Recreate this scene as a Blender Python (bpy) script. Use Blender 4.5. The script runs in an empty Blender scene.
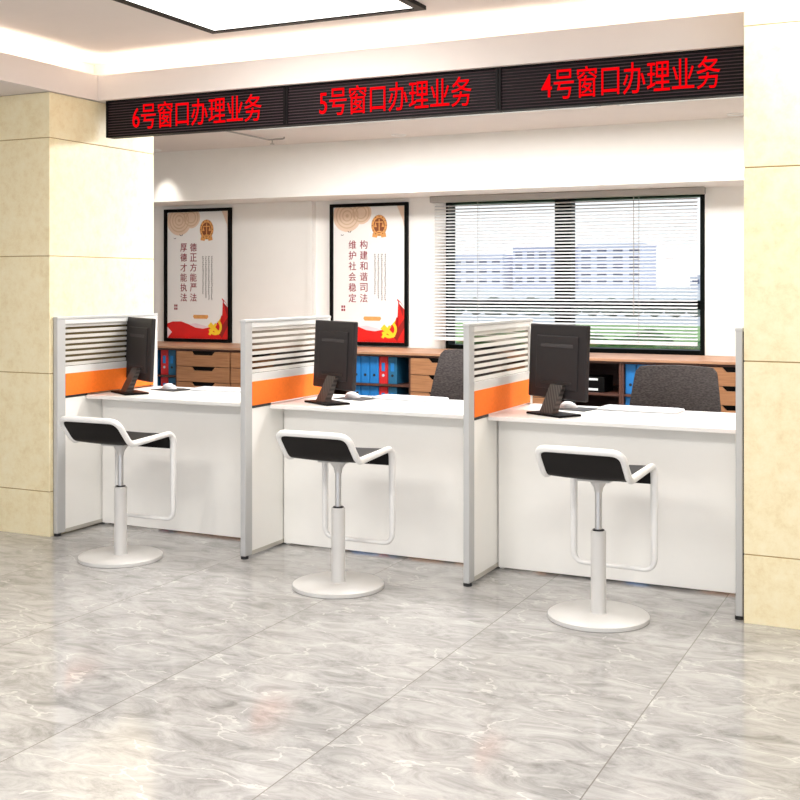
import bpy, bmesh, math, random
from mathutils import Vector, Matrix
random.seed(7)
C = bpy.context.scene.collection
scn = bpy.context.scene
PI = math.pi

# ---------------------------------------------------------------- camera
YAW = math.atan(0.4788)
cam_d = bpy.data.cameras.new('camera')
cam = bpy.data.objects.new('camera', cam_d); C.objects.link(cam)
cam.location = (0, 0, 1.38)
cam.rotation_euler = (PI/2, 0, YAW)
cam_d.sensor_width = 36; cam_d.sensor_fit = 'HORIZONTAL'
cam_d.lens = 1155/800*36
cam_d.shift_x = 0.0
cam_d.shift_y = -116/800
cam_d.clip_end = 2000
scn.camera = cam

# ---------------------------------------------------------------- exposure
scn.view_settings.view_transform = 'Standard'
scn.view_settings.look = 'None'
scn.view_settings.gamma = 1
scn.view_settings.use_curve_mapping = False
scn.view_settings.exposure = 0.1

# ---------------------------------------------------------------- sky
w = bpy.data.worlds.new('sky'); scn.world = w; w.use_nodes = True
nt = w.node_tree; bg = nt.nodes['Background']
tc = nt.nodes.new('ShaderNodeTexCoord'); sep = nt.nodes.new('ShaderNodeSeparateXYZ')
rmp = nt.nodes.new('ShaderNodeValToRGB')
rmp.color_ramp.elements[0].position = 0.0; rmp.color_ramp.elements[0].color = (0.95, 0.96, 1.0, 1)
rmp.color_ramp.elements[1].position = 0.8; rmp.color_ramp.elements[1].color = (0.62, 0.76, 1.0, 1)
nt.links.new(tc.outputs['Generated'], sep.inputs[0]); nt.links.new(sep.outputs['Z'], rmp.inputs[0])
nt.links.new(rmp.outputs[0], bg.inputs[0]); bg.inputs[1].default_value = 1.25

def lamp(name, typ, loc, power, color=(1, .94, .86), rot=(0, 0, 0), size=None, size_y=None, spot=None, blend=.6, spread=None):
    d = bpy.data.lights.new(name, typ); d.energy = power; d.color = color
    if typ == 'AREA':
        d.shape = 'RECTANGLE'; d.size = size; d.size_y = size_y or size
        if spread: d.spread = spread
    if typ == 'SPOT':
        d.spot_size = spot; d.spot_blend = blend; d.shadow_soft_size = size or .02
    o = bpy.data.objects.new(name, d); C.objects.link(o); o.location = loc; o.rotation_euler = rot
    return o
WARM = (1, .98, .94)
# hall's ceiling panel, then three unseen panels added as fill (fixtures further down)
PANELS = [(-2.82, 4.32), (-.2, 4.32), (-2.82, .7), (-.2, .7)]
for x, y in PANELS:
    lamp('panel_and_fill_lamp', 'AREA', (x, y, 2.655), 20 if y > 3 else 92, WARM, size=1.1, size_y=1.1)
# cove strips lying on the ledge behind the fascia, shining up
lamp('cove_lamp', 'AREA', (-.5, 5.31, 2.53), 15, (1, .92, .80), rot=(PI, 0, 0), size=7.9, size_y=.05)
lamp('cove_lamp', 'AREA', (-4.50, 2.2, 2.53), 12, (1, .92, .80), rot=(PI, 0, 0), size=.05, size_y=6.0)
# unseen fill panels added over the office, kept behind the signs
OFF_FILL = [(-3.65, 6.27), (-2.45, 6.27), (-1.15, 6.27)]
for x, y in OFF_FILL:
    lamp('office_fill_lamp', 'AREA', (x, y, 2.405), 43, (1, .99, .97), size=1.1, size_y=.5)
# recessed downlights washing the bulkhead
DOWN = [-5.64, -3.52, -1.21]
for x in DOWN:
    lamp('downlight_lamp', 'SPOT', (x, 7.33, 2.415), 26, (1, .95, .86), size=.02, spot=math.radians(75), blend=.9)

# ---------------------------------------------------------------- materials
def srgb(r, g, b):
    f = lambda c: (c/255)/12.92 if c/255 <= .04045 else ((c/255+.055)/1.055)**2.4
    return (f(r), f(g), f(b), 1)
def mat(name, col, rough=.5, metal=0, noise=.04, scale=8, spec=.5, bump=0, bscale=200, emit=None, es=1):
    m = bpy.data.materials.new(name); m.use_nodes = True; n = m.node_tree.nodes; l = m.node_tree.links
    b = n['Principled BSDF']; b.inputs['Roughness'].default_value = rough; b.inputs['Metallic'].default_value = metal
    b.inputs['Specular IOR Level'].default_value = spec
    t = n.new('ShaderNodeTexCoord'); nz = n.new('ShaderNodeTexNoise'); nz.inputs['Scale'].default_value = scale
    nz.inputs['Detail'].default_value = 4
    l.new(t.outputs['Object'], nz.inputs['Vector'])
    r = n.new('ShaderNodeValToRGB'); c = Vector(col[:3])
    r.color_ramp.elements[0].position = .3; r.color_ramp.elements[1].position = .7
    r.color_ramp.elements[0].color = (*(c*(1-noise)), 1); r.color_ramp.elements[1].color = (*(c*(1+noise)), 1)
    l.new(nz.outputs['Fac'], r.inputs[0]); l.new(r.outputs[0], b.inputs['Base Color'])
    if bump:
        n2 = n.new('ShaderNodeTexNoise'); n2.inputs['Scale'].default_value = bscale; l.new(t.outputs['Object'], n2.inputs['Vector'])
        bp = n.new('ShaderNodeBump'); bp.inputs['Strength'].default_value = bump; bp.inputs['Distance'].default_value = .002
        l.new(n2.outputs['Fac'], bp.inputs['Height']); l.new(bp.outputs[0], b.inputs['Normal'])
    if emit:
        b.inputs['Emission Color'].default_value = emit; b.inputs['Emission Strength'].default_value = es
    return m
def math_node(n, l, op, a, b=None):
    x = n.new('ShaderNodeMath'); x.operation = op
    for i, v in enumerate((a, b)):
        if v is None: continue
        if isinstance(v, (int, float)): x.inputs[i].default_value = v
        else: l.new(v, x.inputs[i])
    return x.outputs[0]

M = {}
M['wall'] = mat('wall_paint', srgb(241, 239, 236), .7, noise=.01)
M['wall_grey'] = mat('bulkhead_paint', srgb(240, 237, 233), .7, noise=.01)
M['ceiling'] = mat('ceiling_paint', srgb(226, 217, 211), .8, noise=.01)
M['white_board'] = mat('white_laminate', srgb(242, 240, 235), .42, noise=.01, spec=.35)
M['top'] = mat('white_worktop_laminate', srgb(232, 231, 228), .35, noise=.005)
M['alu'] = mat('silver_aluminium', srgb(188, 188, 187), .45, metal=.2, noise=.02)
M['alu_light'] = mat('light_aluminium', srgb(222, 222, 220), .4, metal=.15, noise=.02)
M['orange'] = mat('orange_fabric', srgb(247, 118, 20), .8, noise=.05, scale=60, bump=.2, bscale=500)
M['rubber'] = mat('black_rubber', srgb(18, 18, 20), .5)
M['skirting'] = mat('aluminium_skirting', srgb(196, 192, 182), .35, metal=.4)
M['stool_white'] = mat('white_powder_coat', srgb(232, 231, 229), .3, noise=.01)
M['stool_base'] = mat('pale_grey_powder_coat', srgb(208, 206, 203), .35, noise=.01)
M['chrome'] = mat('satin_chrome', srgb(205, 205, 205), .3, metal=.8)
M['black_seat'] = mat('black_leatherette', srgb(20, 17, 17), .45, noise=.1, bump=.1, spec=.15)
M['monitor'] = mat('dark_grey_plastic', srgb(46, 43, 44), .5, noise=.04, spec=.15)
M['monitor_light'] = mat('worn_grey_plastic', srgb(66, 63, 64), .5, noise=.04, spec=.15)
M['screen'] = mat('dark_glass_screen', srgb(10, 11, 14), .1)
M['keyboard'] = mat('white_plastic', srgb(222, 223, 227), .35, noise=.01)
M['blue'] = mat('blue_binder_card', srgb(22, 112, 182), .5, noise=.06)
M['blue_dark'] = mat('petrol_binder_card', srgb(28, 92, 128), .5, noise=.06)
M['red'] = mat('red_binder_card', srgb(188, 28, 34), .5, noise=.06)
M['label'] = mat('pale_spine_label', srgb(170, 190, 205), .6)
M['frame_black'] = mat('black_frame_lacquer', srgb(8, 7, 7), .5, spec=.1)
M['win_black'] = mat('dark_window_frame', srgb(8, 14, 13), .5, spec=.1)
M['blind'] = mat('white_aluminium_slat', srgb(240, 240, 240), .45, noise=.01)
def slat_mat():
    m = bpy.data.materials.new('thin_white_slat'); m.use_nodes = True; n = m.node_tree.nodes; l = m.node_tree.links
    for x in list(n): n.remove(x)
    o = n.new('ShaderNodeOutputMaterial'); d = n.new('ShaderNodeBsdfDiffuse'); d.inputs[0].default_value = srgb(226, 226, 228)
    ts = n.new('ShaderNodeBsdfTranslucent'); ts.inputs[0].default_value = srgb(226, 226, 228)
    a = n.new('ShaderNodeMixShader'); a.inputs[0].default_value = .12; l.new(d.outputs[0], a.inputs[1]); l.new(ts.outputs[0], a.inputs[2]); l.new(a.outputs[0], o.inputs[0])
    return m
M['blind'] = slat_mat()
M['headrail'] = mat('grey_headrail', srgb(168, 163, 158), .5, noise=.01)
M['led_case'] = mat('black_sign_casing', srgb(15, 10, 12), .5, spec=.15)
M['led_line'] = mat('sign_louvre_plastic', srgb(78, 62, 66), .7, spec=.1)
M['led_red'] = mat('red_led_light', srgb(120, 0, 4), .8, spec=.0, emit=srgb(255, 8, 16), es=.75)
M['lamp_on'] = mat('lit_diffuser', srgb(255, 255, 252), .5, emit=srgb(255, 252, 246), es=1.6)
M['strip_on'] = mat('lit_cove_strip', srgb(255, 240, 215), .5, emit=srgb(255, 236, 205), es=4)
M['dark_metal'] = mat('dark_metal', srgb(40, 40, 42), .4, metal=.6)
M['cab_dark'] = mat('dark_brown_shelf_board', srgb(74, 42, 32), .5, noise=.1, scale=20)

def wood(name, c1, c2, rough=.45):
    m = bpy.data.materials.new(name); m.use_nodes = True; n = m.node_tree.nodes; l = m.node_tree.links
    b = n['Principled BSDF']; b.inputs['Roughness'].default_value = rough
    t = n.new('ShaderNodeTexCoord'); mp = n.new('ShaderNodeMapping'); mp.inputs['Scale'].default_value = (2, 2, 30)
    nz = n.new('ShaderNodeTexNoise'); nz.inputs['Scale'].default_value = 3; nz.inputs['Detail'].default_value = 6
    r = n.new('ShaderNodeValToRGB'); r.color_ramp.elements[0].position = .3; r.color_ramp.elements[1].position = .7
    r.color_ramp.elements[0].color = c1; r.color_ramp.elements[1].color = c2
    l.new(t.outputs['Object'], mp.inputs[0]); l.new(mp.outputs[0], nz.inputs['Vector']); l.new(nz.outputs['Fac'], r.inputs[0]); l.new(r.outputs[0], b.inputs['Base Color'])
    return m
M['wood'] = wood('walnut_drawer_front', srgb(140, 96, 64), srgb(166, 118, 82))
M['wood_top'] = wood('walnut_edge', srgb(150, 108, 82), srgb(176, 134, 104))
M['wood_dark'] = wood('dark_walnut_carcass', srgb(66, 38, 30), srgb(88, 54, 42))

def marble_yellow():
    m = bpy.data.materials.new('pale_yellow_marble'); m.use_nodes = True; n = m.node_tree.nodes; l = m.node_tree.links
    b = n['Principled BSDF']; b.inputs['Roughness'].default_value = .35
    t = n.new('ShaderNodeTexCoord'); nz = n.new('ShaderNodeTexNoise'); nz.inputs['Scale'].default_value = 14; nz.inputs['Detail'].default_value = 10; nz.inputs['Roughness'].default_value = .8; nz.inputs['Distortion'].default_value = .15
    l.new(t.outputs['Object'], nz.inputs['Vector'])
    r = n.new('ShaderNodeValToRGB'); e = r.color_ramp.elements
    e[0].position = .3; e[0].color = srgb(226, 206, 160); e[1].position = .72; e[1].color = srgb(244, 234, 202)
    x = e.new(.5); x.color = srgb(239, 225, 186)
    l.new(nz.outputs['Fac'], r.inputs[0]); l.new(r.outputs[0], b.inputs['Base Color'])
    return m
M['marble'] = marble_yellow()
M['joint'] = mat('marble_joint', srgb(176, 150, 104), .7)

def floor_mat():
    m = bpy.data.materials.new('grey_marble_tiles'); m.use_nodes = True; n = m.node_tree.nodes; l = m.node_tree.links
    b = n['Principled BSDF']; b.inputs['Roughness'].default_value = .1; b.inputs['Specular IOR Level'].default_value = .5
    t = n.new('ShaderNodeTexCoord'); s = n.new('ShaderNodeSeparateXYZ'); l.new(t.outputs['Object'], s.inputs[0])
    T = .79
    def grid(sock, off):
        a = math_node(n, l, 'ADD', sock, off); a = math_node(n, l, 'DIVIDE', a, T)
        fl = math_node(n, l, 'FLOOR', a); fr = math_node(n, l, 'FRACT', a)
        d = math_node(n, l, 'ABSOLUTE', math_node(n, l, 'SUBTRACT', fr, .5))
        return fl, math_node(n, l, 'GREATER_THAN', d, .4975)
    fx, lx = grid(s.outputs['X'], .9+20*T); fy, ly = grid(s.outputs['Y'], .35+20*T)
    cmb = n.new('ShaderNodeCombineXYZ'); l.new(fx, cmb.inputs[0]); l.new(fy, cmb.inputs[1])
    wn = n.new('ShaderNodeTexWhiteNoise'); l.new(cmb.outputs[0], wn.inputs['Vector'])
    off = n.new('ShaderNodeVectorMath'); off.operation = 'MULTIPLY_ADD'; l.new(wn.outputs['Color'], off.inputs[0]); off.inputs[1].default_value = (9, 9, 9); l.new(t.outputs['Object'], off.inputs[2])
    mp = n.new('ShaderNodeMapping'); mp.inputs['Rotation'].default_value = (0, 0, .6); mp.inputs['Scale'].default_value = (1, 2.0, 1); l.new(off.outputs[0], mp.inputs[0])
    n1 = n.new('ShaderNodeTexNoise'); n1.inputs['Scale'].default_value = 5; n1.inputs['Detail'].default_value = 12; n1.inputs['Roughness'].default_value = .74; n1.inputs['Distortion'].default_value = .8
    l.new(mp.outputs[0], n1.inputs['Vector'])
    r = n.new('ShaderNodeValToRGB'); e = r.color_ramp.elements
    e[0].position = .3; e[0].color = srgb(126, 124, 122); e[1].position = .7; e[1].color = srgb(194, 192, 190)
    x = e.new(.5); x.color = srgb(168, 166, 164)
    l.new(n1.outputs['Fac'], r.inputs[0])
    # thin white veins
    n2 = n.new('ShaderNodeTexVoronoi'); n2.feature = 'DISTANCE_TO_EDGE'; n2.inputs['Scale'].default_value = 2.3
    n3 = n.new('ShaderNodeTexNoise'); n3.inputs['Scale'].default_value = 5; n3.inputs['Detail'].default_value = 4; l.new(mp.outputs[0], n3.inputs['Vector'])
    wp = n.new('ShaderNodeVectorMath'); wp.operation = 'MULTIPLY_ADD'; l.new(n3.outputs['Color'], wp.inputs[0]); wp.inputs[1].default_value = (.25, .25, .25); l.new(mp.outputs[0], wp.inputs[2])
    l.new(wp.outputs[0], n2.inputs['Vector'])
    v = math_node(n, l, 'LESS_THAN', n2.outputs['Distance'], .010)
    v = math_node(n, l, 'MULTIPLY', v, math_node(n, l, 'GREATER_THAN', n3.outputs['Fac'], .47))
    v = math_node(n, l, 'MULTIPLY', v, .3)
    mx = n.new('ShaderNodeMix'); mx.data_type = 'RGBA'; l.new(v, mx.inputs['Factor']); l.new(r.outputs[0], mx.inputs[6]); mx.inputs[7].default_value = srgb(236, 232, 228)
    # joints: pale on one axis, faint on the other
    mj = n.new('ShaderNodeMix'); mj.data_type = 'RGBA'; l.new(math_node(n, l, 'MULTIPLY', lx, .8), mj.inputs['Factor']); l.new(mx.outputs[2], mj.inputs[6]); mj.inputs[7].default_value = srgb(120, 114, 108)
    mk = n.new('ShaderNodeMix'); mk.data_type = 'RGBA'; l.new(math_node(n, l, 'MULTIPLY', ly, .35), mk.inputs['Factor']); l.new(mj.outputs[2], mk.inputs[6]); mk.inputs[7].default_value = srgb(150, 144, 138)
    l.new(mk.outputs[2], b.inputs['Base Color'])
    return m
M['floor'] = floor_mat()

def mesh_fabric():
    m = bpy.data.materials.new('charcoal_woven_fabric'); m.use_nodes = True; n = m.node_tree.nodes; l = m.node_tree.links
    b = n['Principled BSDF']; b.inputs['Roughness'].default_value = .85
    t = n.new('ShaderNodeTexCoord'); mp = n.new('ShaderNodeMapping'); mp.inputs['Scale'].default_value = (70, 70, 260); l.new(t.outputs['Object'], mp.inputs[0])
    nz = n.new('ShaderNodeTexNoise'); nz.inputs['Scale'].default_value = 1; nz.inputs['Detail'].default_value = 2; l.new(mp.outputs[0], nz.inputs['Vector'])
    r = n.new('ShaderNodeValToRGB'); r.color_ramp.elements[0].position = .38; r.color_ramp.elements[1].position = .62
    r.color_ramp.elements[0].color = srgb(42, 37, 37); r.color_ramp.elements[1].color = srgb(72, 65, 64)
    l.new(nz.outputs['Fac'], r.inputs[0]); l.new(r.outputs[0], b.inputs['Base Color'])
    return m
M['fabric'] = mesh_fabric()
def neck_mat():
    m = bpy.data.materials.new('ribbed_dark_plastic'); m.use_nodes = True; n = m.node_tree.nodes; l = m.node_tree.links
    b = n['Principled BSDF']; b.inputs['Roughness'].default_value = .4
    t = n.new('ShaderNodeTexCoord'); mp = n.new('ShaderNodeMapping'); mp.inputs['Rotation'].default_value = (0, .7, 0); l.new(t.outputs['Object'], mp.inputs[0])
    wv = n.new('ShaderNodeTexWave'); wv.inputs['Scale'].default_value = 22; l.new(mp.outputs[0], wv.inputs['Vector'])
    r = n.new('ShaderNodeValToRGB'); r.color_ramp.elements[0].color = srgb(34, 30, 28); r.color_ramp.elements[1].color = srgb(78, 70, 66)
    l.new(wv.outputs['Fac'], r.inputs[0]); l.new(r.outputs[0], b.inputs['Base Color'])
    return m
M['neck'] = neck_mat()

def clear_glass(name, tint=(1, 1, 1, 1)):
    m = bpy.data.materials.new(name); m.use_nodes = True; n = m.node_tree.nodes; l = m.node_tree.links
    for x in list(n): n.remove(x)
    o = n.new('ShaderNodeOutputMaterial'); tr = n.new('ShaderNodeBsdfTransparent'); tr.inputs[0].default_value = tint
    g = n.new('ShaderNodeBsdfGlossy'); g.inputs['Roughness'].default_value = .03
    mx = n.new('ShaderNodeMixShader'); mx.inputs[0].default_value = .05
    l.new(tr.outputs[0], mx.inputs[1]); l.new(g.outputs[0], mx.inputs[2]); l.new(mx.outputs[0], o.inputs[0])
    return m
M['glass'] = clear_glass('clear_window_glass', (.97, .99, .98, 1))
def stripe_glass():
    m = bpy.data.materials.new('clear_glass_with_frosted_bands'); m.use_nodes = True; n = m.node_tree.nodes; l = m.node_tree.links
    for x in list(n): n.remove(x)
    o = n.new('ShaderNodeOutputMaterial'); tr = n.new('ShaderNodeBsdfTransparent'); tr.inputs[0].default_value = (.62, .60, .56, 1)
    g = n.new('ShaderNodeBsdfGlossy'); g.inputs['Roughness'].default_value = .05
    cl = n.new('ShaderNodeMixShader'); cl.inputs[0].default_value = .05; l.new(tr.outputs[0], cl.inputs[1]); l.new(g.outputs[0], cl.inputs[2])
    d = n.new('ShaderNodeBsdfDiffuse'); d.inputs[0].default_value = srgb(245, 243, 240)
    ts = n.new('ShaderNodeBsdfTranslucent'); ts.inputs[0].default_value = srgb(245, 243, 240)
    a = n.new('ShaderNodeMixShader'); a.inputs[0].default_value = .35; l.new(d.outputs[0], a.inputs[1]); l.new(ts.outputs[0], a.inputs[2])
    fr = n.new('ShaderNodeMixShader'); fr.inputs[0].default_value = .68; l.new(tr.outputs[0], fr.inputs[1]); l.new(a.outputs[0], fr.inputs[2])
    t = n.new('ShaderNodeTexCoord'); s = n.new('ShaderNodeSeparateXYZ'); l.new(t.outputs['Object'], s.inputs[0])
    f = math_node(n, l, 'FRACT', math_node(n, l, 'DIVIDE', math_node(n, l, 'ADD', s.outputs['Z'], .0), .0305))
    k = math_node(n, l, 'GREATER_THAN', f, .42)
    mx = n.new('ShaderNodeMixShader'); l.new(k, mx.inputs[0]); l.new(cl.outputs[0], mx.inputs[1]); l.new(fr.outputs[0], mx.inputs[2]); l.new(mx.outputs[0], o.inputs[0])
    return m
M['stripe'] = stripe_glass()

# ---------------------------------------------------------------- geometry helpers
def box(bm, x0, x1, y0, y1, z0, z1, bev=0, mtx=None):
    r = bmesh.ops.create_cube(bm, size=1)
    vs = r['verts']
    for v in vs: v.co = Vector(((x0+x1)/2+v.co.x*(x1-x0), (y0+y1)/2+v.co.y*(y1-y0), (z0+z1)/2+v.co.z*(z1-z0)))
    if bev:
        es = list({e for v in vs for e in v.link_edges})
        rr = bmesh.ops.bevel(bm, geom=es, offset=bev, segments=2, affect='EDGES', profile=.5)
        vs = list({v for f in rr['faces'] for v in f.verts} | {v for v in vs if v.is_valid})
    if mtx is not None:
        for v in vs: v.co = mtx @ v.co
    return vs
def obj(name, bm, m, parent=None, smooth=False):
    me = bpy.data.meshes.new(name)
    bmesh.ops.recalc_face_normals(bm, faces=bm.faces)
    if smooth:
        for f in bm.faces: f.smooth = True
        for e in bm.edges:
            if len(e.link_faces) == 2 and e.calc_face_angle(0) > .7: e.smooth = False
    bm.to_mesh(me); bm.free()
    me.materials.append(M[m] if isinstance(m, str) else m)
    o = bpy.data.objects.new(name, me); C.objects.link(o)
    if parent: o.parent = parent
    return o
def bx(name, b, m, parent=None, bev=0):
    bm = bmesh.new(); box(bm, *b, bev=bev); return obj(name, bm, m, parent)
def thing(name, label, cat, loc=(0, 0, 0), rz=0, group=None):
    o = bpy.data.objects.new(name, None); C.objects.link(o); o.location = loc; o.rotation_euler = (0, 0, rz)
    return tag(o, label, cat, group)
def tag(o, label, cat, group=None, kind=None):
    o['label'] = label; o['category'] = cat
    if group: o['group'] = group
    if kind: o['kind'] = kind
    return o
def struct(o): o['kind'] = 'structure'; return o
def copy_tree(o, parent=None):
    c = o.copy(); C.objects.link(c); c.parent = parent
    for ch in list(o.children): copy_tree(ch, c)
    return c
def lathe(bm, prof, seg=40, cx=0, cy=0):
    rings = []
    for r, z in prof:
        if r < 1e-6: rings.append([bm.verts.new((cx, cy, z))])
        else: rings.append([bm.verts.new((cx+r*math.cos(2*PI*i/seg), cy+r*math.sin(2*PI*i/seg), z)) for i in range(seg)])
    for a, b in zip(rings, rings[1:]):
        for i in range(seg):
            j = (i+1) % seg
            if len(a) == 1 and len(b) == 1: continue
            if len(a) == 1: bm.faces.new((a[0], b[i], b[j]))
            elif len(b) == 1: bm.faces.new((a[i], a[j], b[0]))
            else: bm.faces.new((a[i], a[j], b[j], b[i]))
def fillet(pts, rad, closed=False, n=6):
    P = [Vector(p) for p in pts]; N = len(P); out = []
    for i in range(N):
        if not closed and i in (0, N-1): out.append(P[i]); continue
        a, b, c = P[i-1], P[i], P[(i+1) % N]; r = rad[i] if isinstance(rad, (list, tuple)) else rad
        d1 = (a-b); d2 = (c-b); r1 = min(r, d1.length*.49); r2 = min(r, d2.length*.49)
        s = b+d1.normalized()*r1; e = b+d2.normalized()*r2
        for k in range(n+1):
            t = k/n; out.append(s*(1-t)**2+b*2*t*(1-t)+e*t*t)
    return out
def tube(bm, pts, r, seg=10, closed=False):
    P = [Vector(p) for p in pts]; Q = [P[0]]
    for p in P[1:]:
        if (p-Q[-1]).length > 1e-5: Q.append(p)
    P = Q; N = len(P)
    def tan(i):
        if closed: return (P[(i+1) % N]-P[i-1]).normalized()
        return (P[min(i+1, N-1)]-P[max(i-1, 0)]).normalized()
    t = tan(0); nrm = t.orthogonal().normalized(); rings = []
    for i in range(N):
        t2 = tan(i); q = t.rotation_difference(t2); nrm = (q @ nrm); nrm = (nrm-t2*nrm.dot(t2)).normalized(); t = t2; bn = t.cross(nrm)
        rr = r(P[i]) if callable(r) else r
        rings.append([bm.verts.new(P[i]+(nrm*math.cos(2*PI*k/seg)+bn*math.sin(2*PI*k/seg))*rr) for k in range(seg)])
    prs = list(zip(rings, rings[1:]))
    for a, b in prs:
        for k in range(seg): bm.faces.new((a[k], a[(k+1) % seg], b[(k+1) % seg], b[k]))
    if closed:
        a, b = rings[-1], rings[0]
        s = min(range(seg), key=lambda s: sum((a[k].co-b[(k+s) % seg].co).length for k in range(seg)))
        for k in range(seg): bm.faces.new((a[k], a[(k+1) % seg], b[(k+1+s) % seg], b[(k+s) % seg]))
    else:
        bm.faces.new(rings[0]); bm.faces.new(list(reversed(rings[-1])))
def prism(bm, pts, y0, y1, to=lambda x, z, y: (x, y, z)):
    a = [bm.verts.new(to(x, z, y0)) for x, z in pts]; b = [bm.verts.new(to(x, z, y1)) for x, z in pts]
    bm.faces.new(a); bm.faces.new(list(reversed(b))); n = len(pts)
    for i in range(n): bm.faces.new((a[i], b[i], b[(i+1) % n], a[(i+1) % n]))
def text_mesh(bm, s, cx, cz, y, w, h, bold=0.0, depth=.004):
    """flat lettering facing -y, fitted into a w x h box centred on (cx, cz)"""
    cu = bpy.data.curves.new('t', 'FONT'); cu.body = s; cu.size = 1; cu.extrude = 0; cu.offset = bold; cu.resolution_u = 3
    o = bpy.data.objects.new('t', cu); C.objects.link(o); bpy.context.view_layer.update()
    dg = bpy.context.evaluated_depsgraph_get(); me = o.evaluated_get(dg).to_mesh()
    xs = [v.co.x for v in me.vertices]; ys = [v.co.y for v in me.vertices]
    x0, x1, y0, y1 = min(xs), max(xs), min(ys), max(ys)
    sx = w/(x1-x0); sz = h/(y1-y0)
    vs = [bm.verts.new((cx+(v.co.x-(x0+x1)/2)*sx, y, cz+(v.co.y-(y0+y1)/2)*sz)) for v in me.vertices]
    fs = []
    for p in me.polygons:
        try: fs.append(bm.faces.new([vs[i] for i in p.vertices]))
        except ValueError: pass
    bpy.data.objects.remove(o); bpy.data.curves.remove(cu)
    if depth:
        r = bmesh.ops.extrude_face_region(bm, geom=fs)
        for e in r['geom']:
            if isinstance(e, bmesh.types.BMVert): e.co.y -= depth

# ================================================================ the setting
struct(bx('floor', (-9, 5, -1.5, 8.1, -.12, 0), 'floor'))
WY = 7.97
# back wall with the window opening (X -3.44..-1.52, Z .885..2.02)
bm = bmesh.new()
box(bm, -8, -3.44, WY, WY+.2, 0, 2.9); box(bm, -1.52, 4, WY, WY+.2, 0, 2.9)
box(bm, -3.44, -1.52, WY, WY+.2, 0, .885); box(bm, -3.44, -1.52, WY, WY+.2, 2.02, 2.9)
struct(obj('wall_back', bm, 'wall'))
struct(bx('wall_left', (-8.2, -8, -1.5, 8.17, 0, 2.9), 'wall'))
struct(bx('wall_right', (4, 4.2, -1.5, 8.17, 0, 2.9), 'wall'))
# bulkhead over the windows, with a ledge under it
bm = bmesh.new(); box(bm, -8, 4, 7.48, WY, 2.035, 2.43)
struct(obj('trim_1', bm, 'wall_grey'))
bm = bmesh.new(); box(bm, -8, -4.555, 7.93, WY, 0, 2.035); box(bm, -4.60, -4.555, 7.91, 7.93, 0, 2.035)
struct(obj('trim_2', bm, 'wall'))
# ceilings: low soffit round a raised tray with a lit cove
bm = bmesh.new()
box(bm, -8, 4, 5.22, WY+.2, 2.43, 2.50); box(bm, -8, 4, 5.40, WY+.2, 2.50, 2.9)
box(bm, -8, 4, 5.22, 5.245, 2.50, 2.575)
box(bm, -8, -4.42, -1.5, 5.22, 2.43, 2.50); box(bm, -8, -4.60, -1.5, 5.40, 2.50, 2.9)
box(bm, -4.445, -4.42, -1.5, 5.22, 2.50, 2.575)
box(bm, -4.60, 4, -1.5, 5.40, 2.68, 2.9)
struct(obj('ceiling', bm, 'ceiling'))
struct(bx('trim_3', (-4.42, 4, 5.27, 5.33, 2.501, 2.515), 'strip_on'))
struct(bx('trim_4', (-4.53, -4.47, -1.4, 5.33, 2.501, 2.515), 'strip_on'))

# columns clad in yellow marble slabs
def column(name, x0, x1, y0, y1, h, joints, label):
    t = thing(name, label, 'column', ((x0+x1)/2, (y0+y1)/2, 0))
    dx, dy = (x1-x0)/2, (y1-y0)/2
    z = [0]+joints+[h]
    for a, b in zip(z, z[1:]):
        bx('marble_slab', (-dx, dx, -dy, dy, a+(.0025 if a else 0), b-.0025), 'marble', t, bev=.0015)
    bx('joint', (-dx+.004, dx-.004, -dy+.004, dy-.004, .01, h-.01), 'joint', t)
    return t
column('marble_column', -5.35, -4.4435, 4.855, 5.765, 2.43, [.245, .89, 1.533, 2.18], 'pale yellow marble column at the left end of the counters')
column('marble_column', -.768, .15, 4.845, 5.725, 2.43, [.28, 1.066, 1.853], 'pale yellow marble column at the right end of the counters')
# the right column carries on above the soffit
bx('trim_5', (-.768, .15, 4.845, 5.215, 2.431, 2.679), 'marble')['kind'] = 'structure'

# window
wr = bpy.data.objects.new('window_1', None); C.objects.link(wr); wr.location = (-2.48, WY+.1, .885); struct(wr)
def wb(b): return (b[0]+2.48, b[1]+2.48, b[2], b[3], b[4]-.885, b[5]-.885)
bm = bmesh.new()
for b in ((-3.44, -3.42, -.09, .05, .885, 2.02), (-1.555, -1.52, -.09, .05, .885, 2.02), (-3.42, -1.555, -.09, .05, .885, .925), (-3.42, -1.555, -.09, .05, 1.98, 2.02),
          (-2.60, -2.475, -.05, .05, .925, 1.98), (-3.42, -2.60, -.05, .03, 1.205, 1.265), (-2.475, -1.555, -.05, .03, 1.205, 1.265)):
    box(bm, *wb(b), bev=.003)
obj('window_frame', bm, 'win_black', wr)
for b in ((-3.42, -2.60, 0, .006, 1.265, 1.98), (-2.475, -1.555, 0, .006, 1.265, 1.98), (-3.42, -2.60, 0, .006, .925, 1.205), (-2.475, -1.555, 0, .006, .925, 1.205)):
    bx('pane', wb(b), 'glass', wr)

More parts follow.
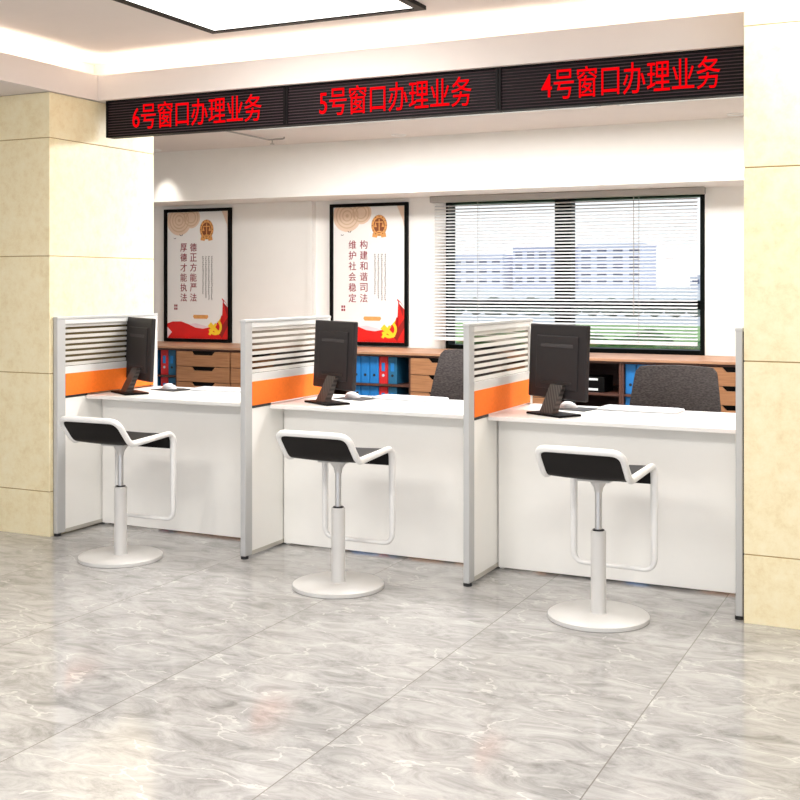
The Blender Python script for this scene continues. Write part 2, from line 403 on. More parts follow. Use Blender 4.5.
# ================================================================ outside the window
struct(tag(bx('ground', (-400, 200, 8.2, 600, -.3, -.02), mat('pale_paving', srgb(214, 212, 208), .9, noise=.05, scale=.1)), 'pale paved ground outside the window', 'ground'))
tag(bx('lawn', (-60, 20, 10, 38, -.02, .01), mat('lawn_grass', srgb(150, 186, 110), .95, noise=.25, scale=3)), 'sunlit green lawn outside the window', 'grass', kind='stuff')
def bushes(name, x0, x1, y, h, n, label, m):
    bm = bmesh.new()
    for i in range(n):
        x = x0+(x1-x0)*(i+.5)/n; r = h*.5*random.uniform(.85, 1.1)
        rr = bmesh.ops.create_icosphere(bm, subdivisions=3, radius=1)
        for v in rr['verts']:
            k = 1+.12*math.sin(v.co.x*17+i)*math.sin(v.co.y*13+i)+random.uniform(-.08, .08)
            v.co = Vector((x+v.co.x*r*1.25*k, y+v.co.y*r*k, max(0, h*.5+v.co.z*r*k)))
    return tag(obj(name, bm, m), label, 'hedge')
leaf = mat('hedge_leaves', srgb(74, 122, 52), .9, noise=.4, scale=12)
bushes('hedge', -3.8, -1.2, 9.3, .92, 9, 'dark green clipped hedge close outside the window', leaf)
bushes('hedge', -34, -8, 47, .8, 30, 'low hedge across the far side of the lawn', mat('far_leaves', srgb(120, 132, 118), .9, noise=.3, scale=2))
bw = mat('far_window_glass', srgb(96, 104, 132), .3)
def building(label, x0, x1, y, h, cols, rows, col, dep=14):
    t = thing('office_building', label, 'building', ((x0+x1)/2, y, -.02), 0)
    d = (x1-x0)/2; m = mat('washed_out_render', col, .9, noise=.02)  # overexposed, washed-out look of the far view put into the wall colour
    bx('wall', (-d, d, 0, dep, 0, h), m, t)
    bx('roof', (-d-.2, d+.2, -.2, dep+.2, h, h+.35), m, t)
    for i in range(cols):
        for j in range(rows):
            cx = -d+2*d*(i+.5)/cols; cz = .9+(h-1.2)*(j+.5)/rows; ww = 2*d/cols*.3; hh = (h-1.2)/rows*.26
            bx('window', (cx-ww, cx+ww, -.06, .05, cz-hh, cz+hh), bw, t)
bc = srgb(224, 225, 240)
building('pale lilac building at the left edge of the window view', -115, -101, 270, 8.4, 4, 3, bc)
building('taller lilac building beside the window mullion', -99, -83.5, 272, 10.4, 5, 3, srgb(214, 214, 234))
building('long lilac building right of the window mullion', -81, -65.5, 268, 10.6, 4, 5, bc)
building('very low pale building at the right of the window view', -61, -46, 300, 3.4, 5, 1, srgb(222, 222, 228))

# ================================================================ partitions
PX = [-4.44, -3.225, -2.017, -.807]          # left faces of the four partitions
def partition(i):
    lab = ['slim office partition with orange panel beside the left marble column', 'slim orange and striped-glass partition between the left and middle stools',
           'slim orange and striped-glass partition between the middle and right stools', 'slim grey partition edge against the right marble column'][i]
    t = thing('desk_partition', lab, 'partition', (PX[i], 4.88, 0), 0, 'partitions between the counters')
    W = .03; L = .88
    if i == 3: W = .029
    # front post: rounded aluminium extrusion
    bm = bmesh.new(); box(bm, 0, W, 0, .065, .014, 1.19, bev=.004)
    obj('front_post', bm, 'alu', t)
    if i in (0, 3): bx('side_strip', (-.003, 0, .004, .065, .014, 1.185) if i == 0 else (W, W+.007, .004, .065, .014, 1.185), 'rubber', t)  # thin black strip along the join of post and column
    bx('rear_post', (0, W, L-.04, L, .025, 1.19), 'alu_light', t, bev=.003)
    bx('top_rail', (-.002, W+.002, -.002, L+.002, 1.185, 1.2), 'alu', t, bev=.003)
    bx('upper_rail', (.003, W-.003, .065, L-.04, 1.16, 1.185), 'alu_light', t)
    bx('glass_rail', (.002, W-.002, .065, L-.04, .886, .925), 'alu_light', t)
    bx('glass_pane', (W/2-.003, W/2+.003, .066, L-.041, .925, 1.16), 'stripe', t)
    # orange fabric panel and its dark edge
    bx('fabric_panel', (-.001, W+.001, .065, L-.04, .764, .886), 'orange', t, bev=.002)
    bx('panel_gasket', (-.001, W+.001, .065, .24, .752, .764), 'rubber', t)
    bx('lower_panel', (.002, W-.002, .065, L-.04, .032, .752), 'white_board', t)
    bx('bottom_rail', (0, W, .065, L-.04, .012, .032), 'skirting', t)
    for y in (.018, L-.03):
        bm = bmesh.new(); lathe(bm, [(0, 0), (.02, 0), (.02, .012), (.012, .0139), (0, .0139)], 16, W/2, y)
        obj('levelling_foot', bm, 'rubber', t, True)
for i in range(4): partition(i)

# ================================================================ counters
WH = ['left', 'middle', 'right']
CY0, CY1 = 5.105, 5.76
for i in range(3):
    x0, x1 = PX[i]+.034, PX[i+1]-.004
    t = thing('service_counter', 'white service counter behind the %s bar stool' % WH[i], 'counter', ((x0+x1)/2, 5.3, 0), 0, 'service counters in a row')
    d = (x1-x0)/2
    bx('worktop', (-d, d, CY0-5.3, CY1-5.3, .735, .754), 'top', t, bev=.002)
    bx('front_panel', (-d, d, -.055, -.035, .012, .735), 'white_board', t)
    bx('under_rail', (-d, d, .05, .08, .66, .7345), 'white_board', t)
    for s in (-1, 1): bx('side_panel', (s*d-.018 if s > 0 else -d, d if s > 0 else -d+.018, -.034, .44, 0, .7345), 'white_board', t)

# ================================================================ stools
def make_stool():
    t = thing('bar_stool', 'white bar stool with black folded seat at the left counter', 'stool', (0, 0, 0), 0, 'bar stools at the counters')
    bm = bmesh.new(); lathe(bm, [(0, 0), (.205, 0), (.208, .002), (.208, .017), (.204, .020), (.04, .022), (0, .022)], 64)
    obj('base', bm, 'stool_base', t, True)
    bm = bmesh.new(); lathe(bm, [(0, .018), (.036, .018), (.036, .022), (.0315, .026), (.0315, .358), (.028, .362), (0, .362)], 32)
    obj('lower_column', bm, 'stool_base', t, True)
    bm = bmesh.new(); lathe(bm, [(.0245, .36), (.0245, .366), (.015, .368), (.015, .36)], 24)
    obj('collar', bm, 'dark_metal', t, True)
    bm = bmesh.new(); lathe(bm, [(0, .36), (.0145, .36), (.0145, .53), (0, .53)], 20)
    obj('gas_lift', bm, 'chrome', t, True)
    bm = bmesh.new(); lathe(bm, [(0, .52), (.017, .52), (.02, .54), (.034, .560), (.036, .574), (0, .576)], 24)
    box(bm, -.07, .07, -.07, .06, .572, .581, bev=.003)
    obj('seat_bracket', bm, 'stool_base', t, True)
    hw = .178
    ctl = [(-hw, -.245, .722), (hw, -.245, .722), (hw, -.145, .600), (hw, .196, .620), (hw, .196, .174), (-hw, .196, .174), (-hw, .196, .620), (-hw, -.145, .600)]
    p = fillet(ctl, [.05, .05, .03, .055, .05, .05, .055, .03], True)
    bm = bmesh.new(); tube(bm, p, lambda q: .0145 if q.z > .605 else .0165 if q.z > .25 else .0105+.0063*max(0, (q.z-.174)/.076), 12, True)
    # hidden straps would not show; the loop is one bent tube
    obj('tube_frame', bm, 'stool_white', t, True)
    prof = fillet([(0, -.237, .714), (0, -.145, .600), (0, .196, .617), (0, .196, .538)], [0, .035, .05, 0], False)
    # resample
    Q = [prof[0]]
    for a, b in zip(prof, prof[1:]):
        n = max(1, int((b-a).length/.012))
        for k in range(1, n+1): Q.append(a.lerp(b, k/n))
    bm = bmesh.new(); rows = []; s = 0
    for i, q in enumerate(Q):
        if i: s += (q-Q[i-1]).length
        tn = (Q[min(i+1, len(Q)-1)]-Q[max(i-1, 0)]).normalized(); nm = Vector((0, -tn.z, tn.y))
        h = .175-(.035*(1-s/.04)**2 if s < .04 else 0)
        row = []
        for sd in (-1, 1):
            for k in range(9):
                x = -h+2*h*k/8; sag = -.006*(1-(x/h)**2)
                row.append(bm.verts.new(q+nm*(sd*.007+sag)+Vector((x, 0, 0))))
        rows.append(row)
    for a, b in zip(rows, rows[1:]):
        for o_ in (0, 9):
            for k in range(8): bm.faces.new((a[o_+k], a[o_+k+1], b[o_+k+1], b[o_+k]))
        bm.faces.new((a[0], a[9], b[9], b[0])); bm.faces.new((a[8], a[17], b[17], b[8]))
    for r in (rows[0], rows[-1]):
        for k in range(8): bm.faces.new((r[k], r[k+1], r[k+10], r[k+9]))
    obj('seat', bm, 'black_seat', t, True)
    return t
st = make_stool()
for i, (x, y, rz, l) in enumerate(((-3.778, 4.635, 0, 'white bar stool with black folded seat at the left counter'),
                                (-2.528, 4.628, 0, 'white bar stool with black folded seat at the middle counter'),
                                (-1.322, 4.66, math.radians(-3), 'white bar stool with black folded seat at the right counter'))):
    o = st if i == 0 else copy_tree(st)
    o.location = (x, y, 0); o.rotation_euler.z = rz; o['label'] = l

# ================================================================ things on the counters
def make_monitor():
    t = thing('computer_monitor', '', 'monitor', (0, 0, 0), 0, 'monitors on the counters')
    tilt = Matrix.Rotation(math.radians(-2.5), 4, 'X'); T = Matrix.Translation((0, 0, .25)) @ tilt
    bm = bmesh.new(); box(bm, -.209, .203, -.002, .022, -.18, .18, bev=.006, mtx=T)
    obj('casing', bm, 'monitor', t)
    bm = bmesh.new(); box(bm, -.198, .192, .0215, .024, -.162, .168, mtx=T); obj('screen', bm, 'screen', t)
    bm = bmesh.new(); box(bm, -.15, .15, -.008, -.001, -.135, .125, bev=.004, mtx=T); obj('rear_cover', bm, 'monitor', t)
    bm = bmesh.new(); box(bm, -.115, .115, -.010, -.007, .068, .084, bev=.0012, mtx=T); obj('rear_vent', bm, 'monitor_light', t)
    bm = bmesh.new(); box(bm, -.11, .11, -.010, -.007, -.11, -.096, bev=.0012, mtx=T); obj('lower_slot', bm, 'rubber', t)
    bm = bmesh.new()
    prism(bm, [(-.10, .008), (-.06, .008), (-.008, .14), (-.03, .14)], -.02, .07, to=lambda y, z, x: (x, y, z))
    for f in bm.faces: pass
    obj('neck', bm, 'neck', t)
    bx('foot', (-.07, .17, -.14, .0, .0, .01), 'frame_black', t, bev=.003)
    return t
mon = make_monitor()
for i, (x, y) in enumerate(((-4.262, 5.385), (-2.965, 5.378), (-1.729, 5.379))):
    o = mon if i == 0 else copy_tree(mon)
    o.location = (x, y, .7545); o.rotation_euler.z = math.radians(-30.6)
    o['label'] = 'dark grey computer monitor seen from behind on the %s counter' % WH[i]
def make_keyboard():
    t = thing('keyboard', '', 'keyboard', (0, 0, 0), 0, 'keyboards on the counters')
    bx('casing', (-.2, .2, -.075, .075, 0, .014), 'keyboard', t, bev=.006)
    k = mat('key_caps', srgb(206, 208, 214), .4, noise=.01)
    bm = bmesh.new()
    for r in range(5):
        for c in range(14): box(bm, -.18+c*.0257, -.18+c*.0257+.022, -.06+r*.024, -.06+r*.024+.020, .014, .0175)
    obj('keys', bm, k, t)
    return t
kb = make_keyboard()
for i, (x, y) in enumerate(((-3.84, 5.66), (-2.65, 5.66), (-1.39, 5.655))):
    o = kb if i == 0 else copy_tree(kb)
    o.location = (x, y, .7545); o.rotation_euler.z = math.radians((4, -3, -3)[i])
    o['label'] = 'slim white keyboard lying on the %s counter' % WH[i]
def make_mouse():
    t = thing('computer_mouse', '', 'mouse', (0, 0, 0), 0, 'white mice on the counters')
    bm = bmesh.new(); r = bmesh.ops.create_uvsphere(bm, u_segments=20, v_segments=12, radius=1)
    for v in r['verts']: v.co = Vector((v.co.x*.027, v.co.y*.044, max(0, v.co.z)*.032*(1-.15*v.co.y)))
    obj('shell', bm, 'keyboard', t, True)
    bx('wheel', (-.004, .004, .018, .034, .022, .033), 'dark_metal', t, bev=.002)
    return t
mo = make_mouse()
for i, (x, y) in enumerate(((-4.20, 5.60), (-2.97, 5.60), (-1.745, 5.61))):
    p = tag(bx('mouse_pad', (-.1, .1, -.08, .08, 0, .003), 'rubber', None, bev=.001), 'thin black mouse pad behind the monitor on the %s counter' % WH[i], 'mouse pad', 'mouse pads on the counters')
    p.location = (x+.035, y-.02, .7545); p.rotation_euler.z = -.2
    o = mo if i == 0 else copy_tree(mo)
    o.location = (x, y, .758); o.rotation_euler.z = -1.2
    o['label'] = 'small white computer mouse beside the monitor on the %s counter' % WH[i]

# ================================================================ office chairs behind
def make_chair():
    t = thing('office_chair', '', 'chair', (0, 0, 0), 0, 'office chairs behind the counters')
    # faces -y; back at +y
    bm = bmesh.new(); N = 20; K = 12; F = []; B = []
    for i in range(N+1):
        v = i/N; z = .5+.45*v
        half = .265-.05*v**1.3
        if v > .93: half -= .02*((v-.93)/.07)**2
        if v < .12: half -= .03*((.12-v)/.12)**2
        rf = []; rb = []
        for k in range(K+1):
            x = -half+2*half*k/K; y = .21+.06*v**1.5-.035*(x/.245)**2-.012*math.sin(v*PI)
            zz = z+.012*(1-(x/.245)**2)*v
            rf.append(bm.verts.new((x, y-.014, zz))); rb.append(bm.verts.new((x, y+.014, zz)))
        F.append(rf); B.append(rb)
    for i in range(N):
        for k in range(K):
            bm.faces.new((F[i][k], F[i][k+1], F[i+1][k+1], F[i+1][k])); bm.faces.new((B[i][k], B[i+1][k], B[i+1][k+1], B[i][k+1]))
        bm.faces.new((F[i][0], F[i+1][0], B[i+1][0], B[i][0])); bm.faces.new((F[i][K], B[i][K], B[i+1][K], F[i+1][K]))
    for k in range(K):
        bm.faces.new((F[0][k], B[0][k], B[0][k+1], F[0][k+1])); bm.faces.new((F[N][k], F[N][k+1], B[N][k+1], B[N][k]))
    obj('backrest', bm, 'fabric', t, True)
    bm = bmesh.new(); box(bm, -.24, .24, -.25, .2, .43, .49, bev=.022); obj('seat', bm, 'fabric', t, True)
    bm = bmesh.new(); tube(bm, fillet([(0, .05, .42), (0, .27, .42), (0, .25, .62)], .06), .016); obj('back_support', bm, 'rubber', t, True)
    bm = bmesh.new(); lathe(bm, [(0, .09), (.03, .09), (.03, .28), (.018, .28), (.018, .43), (0, .43)], 20); obj('gas_column', bm, 'dark_metal', t, True)
    for k in range(5):
        a = 2*PI*k/5+.3; c, s = math.cos(a), math.sin(a)
        bm = bmesh.new(); tube(bm, [(0, 0, .11), (.26*c, .26*s, .072)], .018, 8); lg = obj('leg', bm, 'rubber', t, True)
        bm = bmesh.new()
        for d in (-.014, .014):
            Mx = Matrix.Translation((.26*c, .26*s, .028)) @ Matrix.Rotation(a, 4, 'Z') @ Matrix.Translation((0, d, 0)) @ Matrix.Rotation(PI/2, 4, 'X')
            r = bmesh.ops.create_cone(bm, cap_ends=True, segments=16, radius1=.027, radius2=.027, depth=.018)
            for v in r['verts']: v.co = Mx @ v.co
        obj('caster', bm, 'rubber', lg, True)
    return t
ch = make_chair()
for i, (x, y, rz, sc) in enumerate(((-3.72, 6.1, -.1, 1.0), (-2.585, 6.05, -.2, 1.035), (-1.325, 5.98, .05, .98))):
    o = ch if i == 0 else copy_tree(ch)
    o.location = (x, y, 0); o.rotation_euler.z = rz; o.scale = (sc, sc, sc)
    o['label'] = ['charcoal office chair glimpsed through striped glass behind the left counter', 'charcoal fabric office chair behind the middle counter, cut off by the partition', 'charcoal fabric office chair behind the right counter'][i]

# ================================================================ low cabinets along the back wall
CF, CB = 7.34, 7.92
bx_top = tag(bx('cabinet_top', (-6.46, -.9, CF-.02, 7.925, .88, .897), 'wood_top', None, bev=.002), 'long walnut top board running over the low cabinets', 'cabinet top')
units = [(-6.43, 'shelf'), (-5.93, 'binder'), (-5.43, 'drawer'), (-4.93, 'drawer'), (-4.43, 'shelf'), (-3.93, 'binder'), (-3.43, 'drawer'), (-2.93, 'drawer'), (-2.43, 'shelf'), (-1.93, 'binder'), (-1.43, 'drawer')]
UL = ['open low cabinet at the far left end', 'open cabinet of binders left of the drawers under the left poster', 'walnut drawer cabinet under the left poster', 'walnut drawer cabinet showing just left of the second partition',
      'open low cabinet under the wall strip between the posters', 'open cabinet of blue and red binders under the right poster', 'walnut drawer cabinet between the right poster and the window',
      'walnut drawer cabinet below the left window pane', 'open dark cabinet holding a black box below the window', 'open dark cabinet behind the right office chair', 'walnut drawer cabinet under the right corner of the window']
def carcass(t, shelves):
    W = .498
    bm = bmesh.new()
    bm.free()
    for b in ((0, .014, 0, .56, .03, .879), (W-.014, W, 0, .56, .03, .879)): bx('side_panel', b, 'wood_dark', t)
    bx('back_panel', (.014, W-.014, .55, .56, .03, .879), 'wood_dark', t)
    bx('upper_board', (.014, W-.014, .0, .55, .865, .879), 'wood_dark', t); bx('bottom_board', (.014, W-.014, .0, .55, .03, .05), 'wood_dark', t)
    bx('plinth', (.0, W, .03, .54, 0, .03), 'wood_dark', t)
    for z in shelves: bx('shelf_board', (.015, W-.015, .006, .549, z, z+.014), 'wood_dark', t)
for (x, k), l in zip(units, UL):
    t = thing({'shelf': 'open_cabinet', 'binder': 'open_cabinet', 'drawer': 'drawer_cabinet'}[k], l, 'cabinet', (x, CF, 0), 0, 'low cabinets along the back wall')
    if k != 'drawer': carcass(t, (.655, .44, .235))
    else:
        carcass(t, ())
        W = .498; n = 7; H = .83/n
        for j in range(n):
            z0 = .036+j*H; z1 = z0+H-.005
            d = bpy.data.objects.new('drawer', None)
            # front with a trapezoid finger cut-out in its top edge
            pts = [(.006, z0), (W-.006, z0), (W-.006, z1), (W/2+.11, z1), (W/2+.085, z1-.028), (W/2-.085, z1-.028), (W/2-.11, z1), (.006, z1)]
            bm = bmesh.new(); prism(bm, pts, -.018, -.001); dr = obj('drawer', bm, 'wood', t)
            bx('finger_recess', (W/2-.11, W/2+.11, .001, .02, z1-.03, z1+.003), 'frame_black', dr)
BH = .195
def binder(x, z, m, label):
    t = thing('ring_binder', label, 'binder', (x, CF+.03, z), 0, 'ring binders standing in the low cabinets')
    bx('cover', (-.034, .034, 0, .24, 0, BH), m, t, bev=.003)
    bm = bmesh.new(); r = bmesh.ops.create_circle(bm, cap_ends=True, segments=20, radius=.010)
    bmesh.ops.extrude_face_region(bm, geom=bm.faces[:])
    for v in bm.verts: v.co = Vector((v.co.x, -.001, .055+v.co.y))
    bm.free()
    bm = bmesh.new(); prism(bm, [(.010*math.cos(a*PI/8), .06+.010*math.sin(a*PI/8)) for a in range(16)], -.0015, .001); obj('finger_ring', bm, 'rubber' if m != 'red' else 'label', t)
    bx('spine_label', (-.013, .013, -.0015, .001, .09, .15), m if m == 'blue' else 'blue', t)
    return t
cols = ['blue', 'blue', 'blue', 'red', 'blue_dark']
names = ['first', 'second', 'third', 'fourth', 'fifth']
def cname(m): return {'blue': 'blue', 'red': 'red', 'blue_dark': 'petrol blue'}[m]
for (ux, cset, where) in ((-3.93, cols, 'under the right poster'), (-5.93, ['blue', 'blue_dark', 'blue', 'red', 'blue_dark'], 'under the left poster')):
    for row, z in (('top', .669), ('second', .454)):
        for j, m in enumerate(cset):
            x = ux+.052+j*.0725 if ux > -5 else ux+.09+j*.0725+.045*(j > 2)
            binder(x, z, m, '%s ring binder, %s from left on the %s shelf %s' % (cname(m), names[j], row, where))
for row, z in (('top', .669), ('second', .454)):
    for j in range(2):
        binder(-1.93+.052+j*.0725, z, 'blue', 'blue ring binder, %s from left on the %s shelf beside the right office chair' % (names[j], row))
# box in the open cabinet below the window
t = thing('storage_box', 'small black box with white bands in the open cabinet below the window', 'box', (-2.14, CF+.12, .6695))
bx('body', (-.085, .085, -.07, .14, 0, .10), 'frame_black', t, bev=.004)
for z in (.012, .078): bx('white_band', (-.087, .04, -.072, .142, z, z+.014), 'keyboard', t)

# ================================================================ posters
P = {}
P['paper'] = mat('poster_paper', srgb(242, 241, 240), .45, noise=.012, scale=3)
P['ink_red'] = mat('crimson_ink', srgb(140, 14, 44), .6)
P['ink_grey'] = mat('grey_ink', srgb(84, 74, 80), .6)
P['red'] = mat('flag_red_ink', srgb(216, 20, 16), .5, noise=.12, scale=7)
P['deep'] = mat('dark_red_ink', srgb(150, 18, 18), .5)
P['gold'] = mat('gold_ink', srgb(222, 160, 92), .5, noise=.1, scale=40)
P['brown'] = mat('brown_ink', srgb(132, 70, 36), .5)
P['peach'] = mat('peach_ink', srgb(232, 206, 184), .5, noise=.04)
P['tan'] = mat('tan_ink', srgb(214, 184, 154), .5, noise=.04)
P['cream'] = mat('cream_ink', srgb(238, 222, 198), .5, noise=.03)
P['yellow'] = mat('yellow_ink', srgb(246, 204, 40), .5, noise=.1, scale=20)
P['pink'] = mat('pale_pink_ink', srgb(240, 214, 222), .5)
def poster(px0, py, pz0, W, H, cols, label):
    t = thing('framed_poster', label, 'poster', (px0, py, pz0), 0, 'framed posters on the back wall')
    fr = .026
    bm = bmesh.new()
    box(bm, 0, fr, -.03, 0, 0, H, bev=.002); box(bm, W-fr, W, -.03, 0, 0, H, bev=.002); box(bm, fr, W-fr, -.03, 0, 0, fr, bev=.002); box(bm, fr, W-fr, -.03, 0, H-fr, H, bev=.002)
    obj('frame', bm, 'frame_black', t)
    bx('paper', (fr, W-fr, -.012, -.002, fr, H-fr), P['paper'], t)
    Y = -.012
    X = lambda u: W*u
    Z = lambda v: H*(1-v)
    def disc(bm, u, v, r0, r1, y, a0=0, a1=2*PI, n=36, clip=True):
        cx, cz = X(u), Z(v); pr = []
        for i in range(n+1):
            a = a0+(a1-a0)*i/n; row = []
            for r in (r0, r1):
                x = cx+r*math.cos(a); z = cz+r*math.sin(a)
                if clip: x = min(max(x, fr), W-fr); z = min(max(z, fr), H-fr)
                row.append(bm.verts.new((x, y, z)))
            pr.append(row)
        for a, b in zip(pr, pr[1:]):
            try: bm.faces.new((a[0], a[1], b[1], b[0]))
            except ValueError: pass
    def poly(bm, uv, y):
        bm.faces.new([bm.verts.new((min(max(X(u), fr), W-fr), y, min(max(Z(v), fr), H-fr))) for u, v in uv])
    # rosette in the upper left corner
    bm = bmesh.new(); disc(bm, .22, .085, .001, .125, Y-.0006); disc(bm, .40, .065, .001, .09, Y-.0005); obj('rosette_ground', bm, P['peach'], t)
    bm = bmesh.new()
    for r in (.035, .062, .09): disc(bm, .22, .085, r, r+.010, Y-.0012)
    for r in (.04, .065): disc(bm, .40, .065, r, r+.010, Y-.0010)
    disc(bm, .22, .085, .001, .014, Y-.0012)
    obj('rosette_rings', bm, P['tan'], t)
    bm = bmesh.new(); poly(bm, [(.86, .02), (.97, .02), (.97, .2), (.93, .12)], Y-.0006); obj('corner_tint', bm, P['peach'], t)
    # emblem: gold gear-and-wheat ring, column and scales on a red field
    ex, ey = .634, .158
    def oval(bm, rx, rz, y, r2=None, n=30):
        vs = [bm.verts.new((X(ex)+rx*math.cos(2*PI*i/n), y, Z(ey)+rz*math.sin(2*PI*i/n))) for i in range(n)]
        if r2 is None: bm.faces.new(vs)
        else:
            v2 = [bm.verts.new((X(ex)+rx*r2*math.cos(2*PI*i/n), y, Z(ey)+rz*r2*math.sin(2*PI*i/n))) for i in range(n)]
            for i in range(n): bm.faces.new((vs[i], vs[(i+1) % n], v2[(i+1) % n], v2[i]))
    bm = bmesh.new(); oval(bm, .068, .082, Y-.0008); em = obj('court_emblem', bm, P['brown'], t)
    bm = bmesh.new(); oval(bm, .066, .080, Y-.0014, .72)
    c = X(ex); z = Z(ey)
    for (a, b, d, e) in ((-.004, .004, -.045, .05), (-.034, .034, .022, .030), (-.02, .02, -.052, -.042)):
        box(bm, c+a, c+b, Y-.0018, Y-.0012, z+d, z+e)
    for s in (-1, 1):
        prism(bm, [(c+s*.032, z+.026), (c+s*.044, z-.012), (c+s*.02, z-.012)], Y-.0018, Y-.0012)
        prism(bm, [(c+s*.01, z-.07), (c+s*.055, z-.055), (c+s*.06, z-.088), (c+s*.02, z-.094)], Y-.0018, Y-.0012)
    obj('emblem_relief', bm, P['gold'], em)
    bm = bmesh.new()
    for i in range(12):
        a = 2*PI*i/12; disc(bm, ex+.059*math.cos(a)/W, ey-.072*math.sin(a)/H, .0005, .005, Y-.0022, n=6)
    obj('emblem_notches', bm, P['brown'], em)
    # two birds
    bm = bmesh.new()
    for u, v, s in ((.25, .2, 1), (.155, .222, .7)):
        for q in (-1, 1): poly(bm, [(u, v), (u+q*.03*s, v-.012*s), (u+q*.012*s, v+.004)], Y-.0008)
    obj('birds', bm, P['ink_grey'], t)
    # big vertical lettering
    bm = bmesh.new()
    for u, s in zip((.435, .288), cols):
        for i, chx in enumerate(s): text_mesh(bm, chx, X(u), Z(.29+i*.0755), Y-.0005, W*.098, .067, bold=.004, depth=.0015)
    obj('lettering', bm, P['ink_red'], t)
    # small illegible columns of print
    rnd = random.Random(3)
    for u, n in ((.577, 20), (.62, 22), (.664, 23), (.708, 23)):
        bm = bmesh.new()
        for i in range(n):
            z0 = Z(.36+i*.0143)
            for k in range(3):
                a = rnd.uniform(-.006, .002); box(bm, X(u)+a, X(u)+a+rnd.uniform(.007, .012), Y-.0012, Y-.0004, z0-.0035*k, z0-.0035*k+.0022)
            a = rnd.uniform(-.005, .003); box(bm, X(u)+a, X(u)+a+.0018, Y-.0012, Y-.0004, z0-.0125, z0+.0035)
        obj('print_column', bm, P['ink_grey'], t)
    # seal
    bm = bmesh.new()
    for du in (-.016, .012):
        for dv in (-.013, .010):
            box(bm, X(.16+du), X(.16+du)+.014, Y-.0012, Y-.0004, Z(.75+dv), Z(.75+dv)+.018)
    obj('seal', bm, P['ink_red'], t)
    # red banner sweeping along the foot
    top = [(.035, .865), (.12, .85), (.25, .848), (.36, .868), (.47, .893), (.58, .9), (.70, .885), (.78, .86), (.84, .82), (.87, .76), (.86, .67), (.90, .69), (.965, .74)]
    bm = bmesh.new()
    for a, b in zip(top, top[1:]):
        f = [(a[0], a[1]), (b[0], b[1]), (b[0], .976), (a[0], .976)]
        poly(bm, f, Y-.0008)
    obj('red_banner', bm, P['red'], t)
    bm = bmesh.new(); poly(bm, [(.03, .89), (.11, .93), (.03, .975)], Y-.0016); obj('pale_fold', bm, P['pink'], t); bm = bmesh.new(); poly(bm, [(.36, .868), (.47, .86), (.66, .885), (.58, .9), (.47, .893)], Y-.0016)
    obj('pale_fold', bm, P['pink'], t)
    bm = bmesh.new(); poly(bm, [(.87, .68), (.935, .80), (.93, .72)], Y-.0016); poly(bm, [(.80, .93), (.97, .80), (.97, .86), (.86, .965)], Y-.0016)
    obj('dark_fold', bm, P['deep'], t)
    bm = bmesh.new(); poly(bm, [(.835, .80), (.855, .68), (.875, .69), (.865, .80)], Y-.002)
    poly(bm, [(.89, .69), (.955, .735), (.955, .745), (.89, .705)], Y-.002); obj('white_edge', bm, P['paper'], t)
    # gilded bar and the yellow emblem over the banner
    bm = bmesh.new(); poly(bm, [(.44, .797), (.65, .797), (.66, .812), (.64, .826), (.45, .826), (.43, .812)], Y-.001); obj('gilded_bar', bm, P['gold'], t)
    bm = bmesh.new()
    cx, cv = .76, .885
    disc(bm, cx, cv, .045, .068, Y-.0024, math.radians(-160), math.radians(55), 24)
    poly(bm, [(cx-.11, cv-.005), (cx-.06, cv-.035), (cx+.08, cv+.045), (cx+.05, cv+.058)], Y-.0028)
    poly(bm, [(cx-.10, cv+.055), (cx-.07, cv+.065), (cx+.03, cv-.02), (cx, cv-.03)], Y-.0026)
    poly(bm, [(cx+.05, cv-.04), (cx+.09, cv-.075), (cx+.06, cv-.02)], Y-.0026)
    obj('yellow_emblem', bm, P['yellow'], t)
poster(-5.985, 7.929, .90, .668, 1.105, ('德正方能严法', '厚德才能执法'), 'black framed poster with red lettering left of the wall strip')
poster(-4.415, 7.969, .905, .675, 1.10, ('构建和谐司法', '维护社会稳定'), 'black framed poster with red lettering next to the window blind')

# ================================================================ venetian blind
t = thing('venetian_blind', 'white slatted venetian blind hanging in front of the window', 'blind', (-3.495, 7.90, .96))
BW = 1.94
bx('headrail', (-.03, BW+.05, -.03, .03, 1.026, 1.074), 'headrail', t, bev=.006)
bm = bmesh.new(); n = 42; pitch = 1.0/n; sa = math.radians(26)
for i in range(n):
    z = .022+i*pitch
    # a shallow cupped slat tilted towards the room
    pr = []
    for k in range(5):
        s = (k/4-.5)*.025; cup = .0012*(1-(k/2-1)**2)
        pr.append((s*math.cos(sa)-cup*math.sin(sa), z-s*math.sin(sa)*-1+cup*math.cos(sa)))
    up = [bm.verts.new((0, a, b)) for a, b in pr]; up2 = [bm.verts.new((BW, a, b)) for a, b in pr]
    lo = [bm.verts.new((0, a, b-.0005)) for a, b in pr]; lo2 = [bm.verts.new((BW, a, b-.0005)) for a, b in pr]
    for k in range(4):
        bm.faces.new((up[k], up[k+1], up2[k+1], up2[k])); bm.faces.new((lo[k], lo2[k], lo2[k+1], lo[k+1]))
    for q in (0, 4): bm.faces.new((up[q], up2[q], lo2[q], lo[q]))
    bm.faces.new(up+lo[::-1]); bm.faces.new(up2+lo2[::-1])
obj('slats', bm, 'blind', t)
bx('bottom_rail', (0, BW, -.012, .012, 0, .014), 'blind', t, bev=.003)
for x in (.35, BW-.40):
    bm = bmesh.new()
    for y in (-.0135, .0135): tube(bm, [(x, y, .01), (x, y, 1.02)], .0012, 6)
    obj('ladder_cord', bm, 'headrail', t)
bm = bmesh.new(); tube(bm, [(BW-.43, -.025, .2), (BW-.43, -.025, 1.02)], .003, 8); obj('tilt_wand', bm, 'headrail', t)

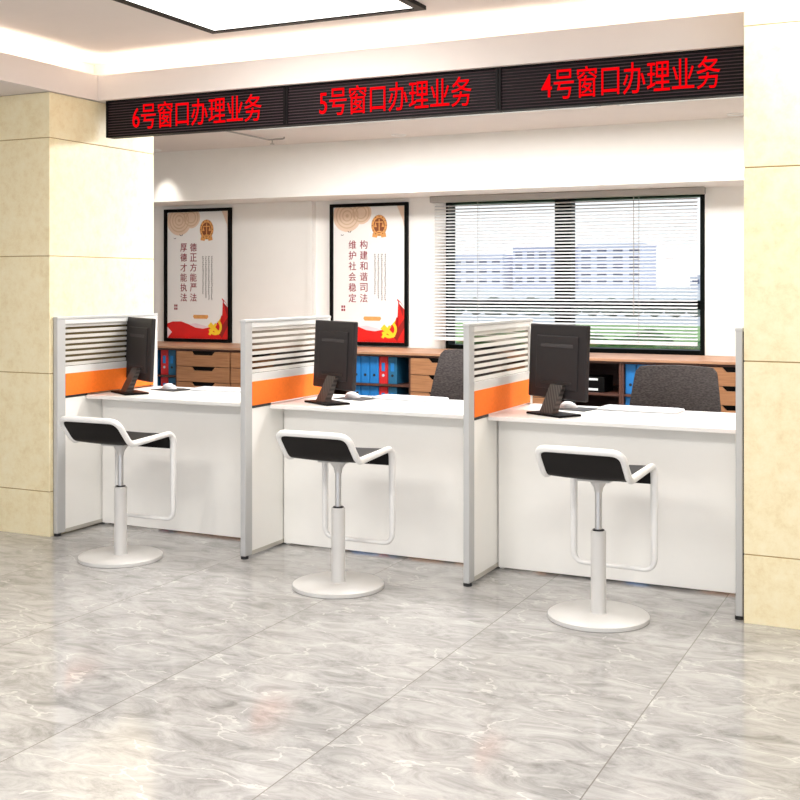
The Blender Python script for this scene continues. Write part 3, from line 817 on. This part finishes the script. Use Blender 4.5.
# ================================================================ red lettered electronic signs
LX = [-4.385, -3.185, -1.985, -.785]
for i, (s, tx0, tx1) in enumerate((('6号窗口办理业务', -4.198, -3.338), ('5号窗口办理业务', -2.982, -2.128), ('4号窗口办理业务', -1.769, -.935))):
    a, b = LX[i], LX[i+1]-.003
    t = thing('led_sign', 'black electronic sign reading %s' % s, 'sign', (a, 5.25, 2.2195), 0, 'electronic signs over the counters')
    W = b-a; H = .21
    bx('casing', (0, W, .012, .07, 0, H), 'led_case', t, bev=.002)
    bm = bmesh.new()
    box(bm, 0, .012, 0, .012, 0, H); box(bm, W-.012, W, 0, .012, 0, H); box(bm, .012, W-.012, 0, .012, 0, .006); box(bm, .012, W-.012, 0, .012, H-.006, H)
    obj('bezel', bm, 'led_case', t)
    bm = bmesh.new(); n = 13
    for k in range(n):
        z = .006+(H-.012)*(k+.5)/n; box(bm, .012, W-.012, .006, .012, z-.0018, z+.0018)
    obj('louvres', bm, 'led_line', t)
    bm = bmesh.new(); text_mesh(bm, s, (tx0+tx1)/2-a, .108, .0055, tx1-tx0, .148, bold=.004, depth=.002)
    obj('lettering', bm, 'led_red', t)

# ================================================================ ceiling fittings
for i, (x, y) in enumerate(PANELS):  # first panel is the hall's own fixture, the others are added fill
    t = thing('ceiling_and_fill_panel', ['square lit ceiling panel with thin black edge near the left cove', 'added unseen fill panel in front of the right sign', 'added unseen fill panel nearer the camera on the left', 'added unseen fill panel nearer the camera on the right'][i], 'ceiling light', (x, y, 2.66), 0, 'square ceiling light panels')
    bm = bmesh.new()
    for b in ((-.6, -.56, -.6, .6), (.56, .6, -.6, .6), (-.56, .56, -.6, -.56), (-.56, .56, .56, .6)): box(bm, *b, 0, .0195)
    obj('edge_frame', bm, 'frame_black', t)
    bx('diffuser', (-.56, .56, -.56, .56, .006, .0195), 'lamp_on', t)
for i, (x, y) in enumerate(OFF_FILL):  # added fill panels, out of sight behind the signs
    t = thing('office_fill_panel', 'added unseen fill panel over the office behind the %s counter' % WH[i], 'ceiling light', (x, y, 2.41), 0, 'added fill panels over the office')
    bm = bmesh.new()
    for b in ((-.6, -.58, -.3, .3), (.58, .6, -.3, .3), (-.58, .58, -.3, -.28), (-.58, .58, .28, .3)): box(bm, *b, 0, .0195)
    obj('edge_frame', bm, 'alu', t)
    bx('diffuser', (-.58, .58, -.28, .28, .006, .0195), 'lamp_on', t)
for i, x in enumerate(DOWN):
    t = thing('downlight', 'round recessed downlight above the %s light pool on the bulkhead' % WH[i], 'downlight', (x, 7.33, 2.43), 0, 'downlights along the bulkhead')
    bm = bmesh.new(); lathe(bm, [(.035, -.001), (.05, -.006), (.055, 0), (.035, 0), (.035, -.001)], 28); obj('trim_ring', bm, 'stool_white', t, True)
# sprinkler pipe under the low soffit
t = thing('sprinkler_pipe', 'thin grey sprinkler pipe with drop head under the soffit behind the left sign', 'sprinkler', (-4.4, 6.9, 2.43))
bm = bmesh.new(); tube(bm, fillet([(-.03, -.55, -.015), (-.03, .17, -.015), (.10, .17, -.015), (.10, .17, -.001)], .03), .006, 8); obj('pipe', bm, 'headrail', t, True)
bm = bmesh.new(); tube(bm, [(-.0, .17, -.02), (-.0, .17, -.045)], .005, 8); lathe(bm, [(0, -.045), (.016, -.045), (.016, -.05), (0, -.052)], 16, 0, .17); obj('spray_head', bm, 'headrail', t, True)
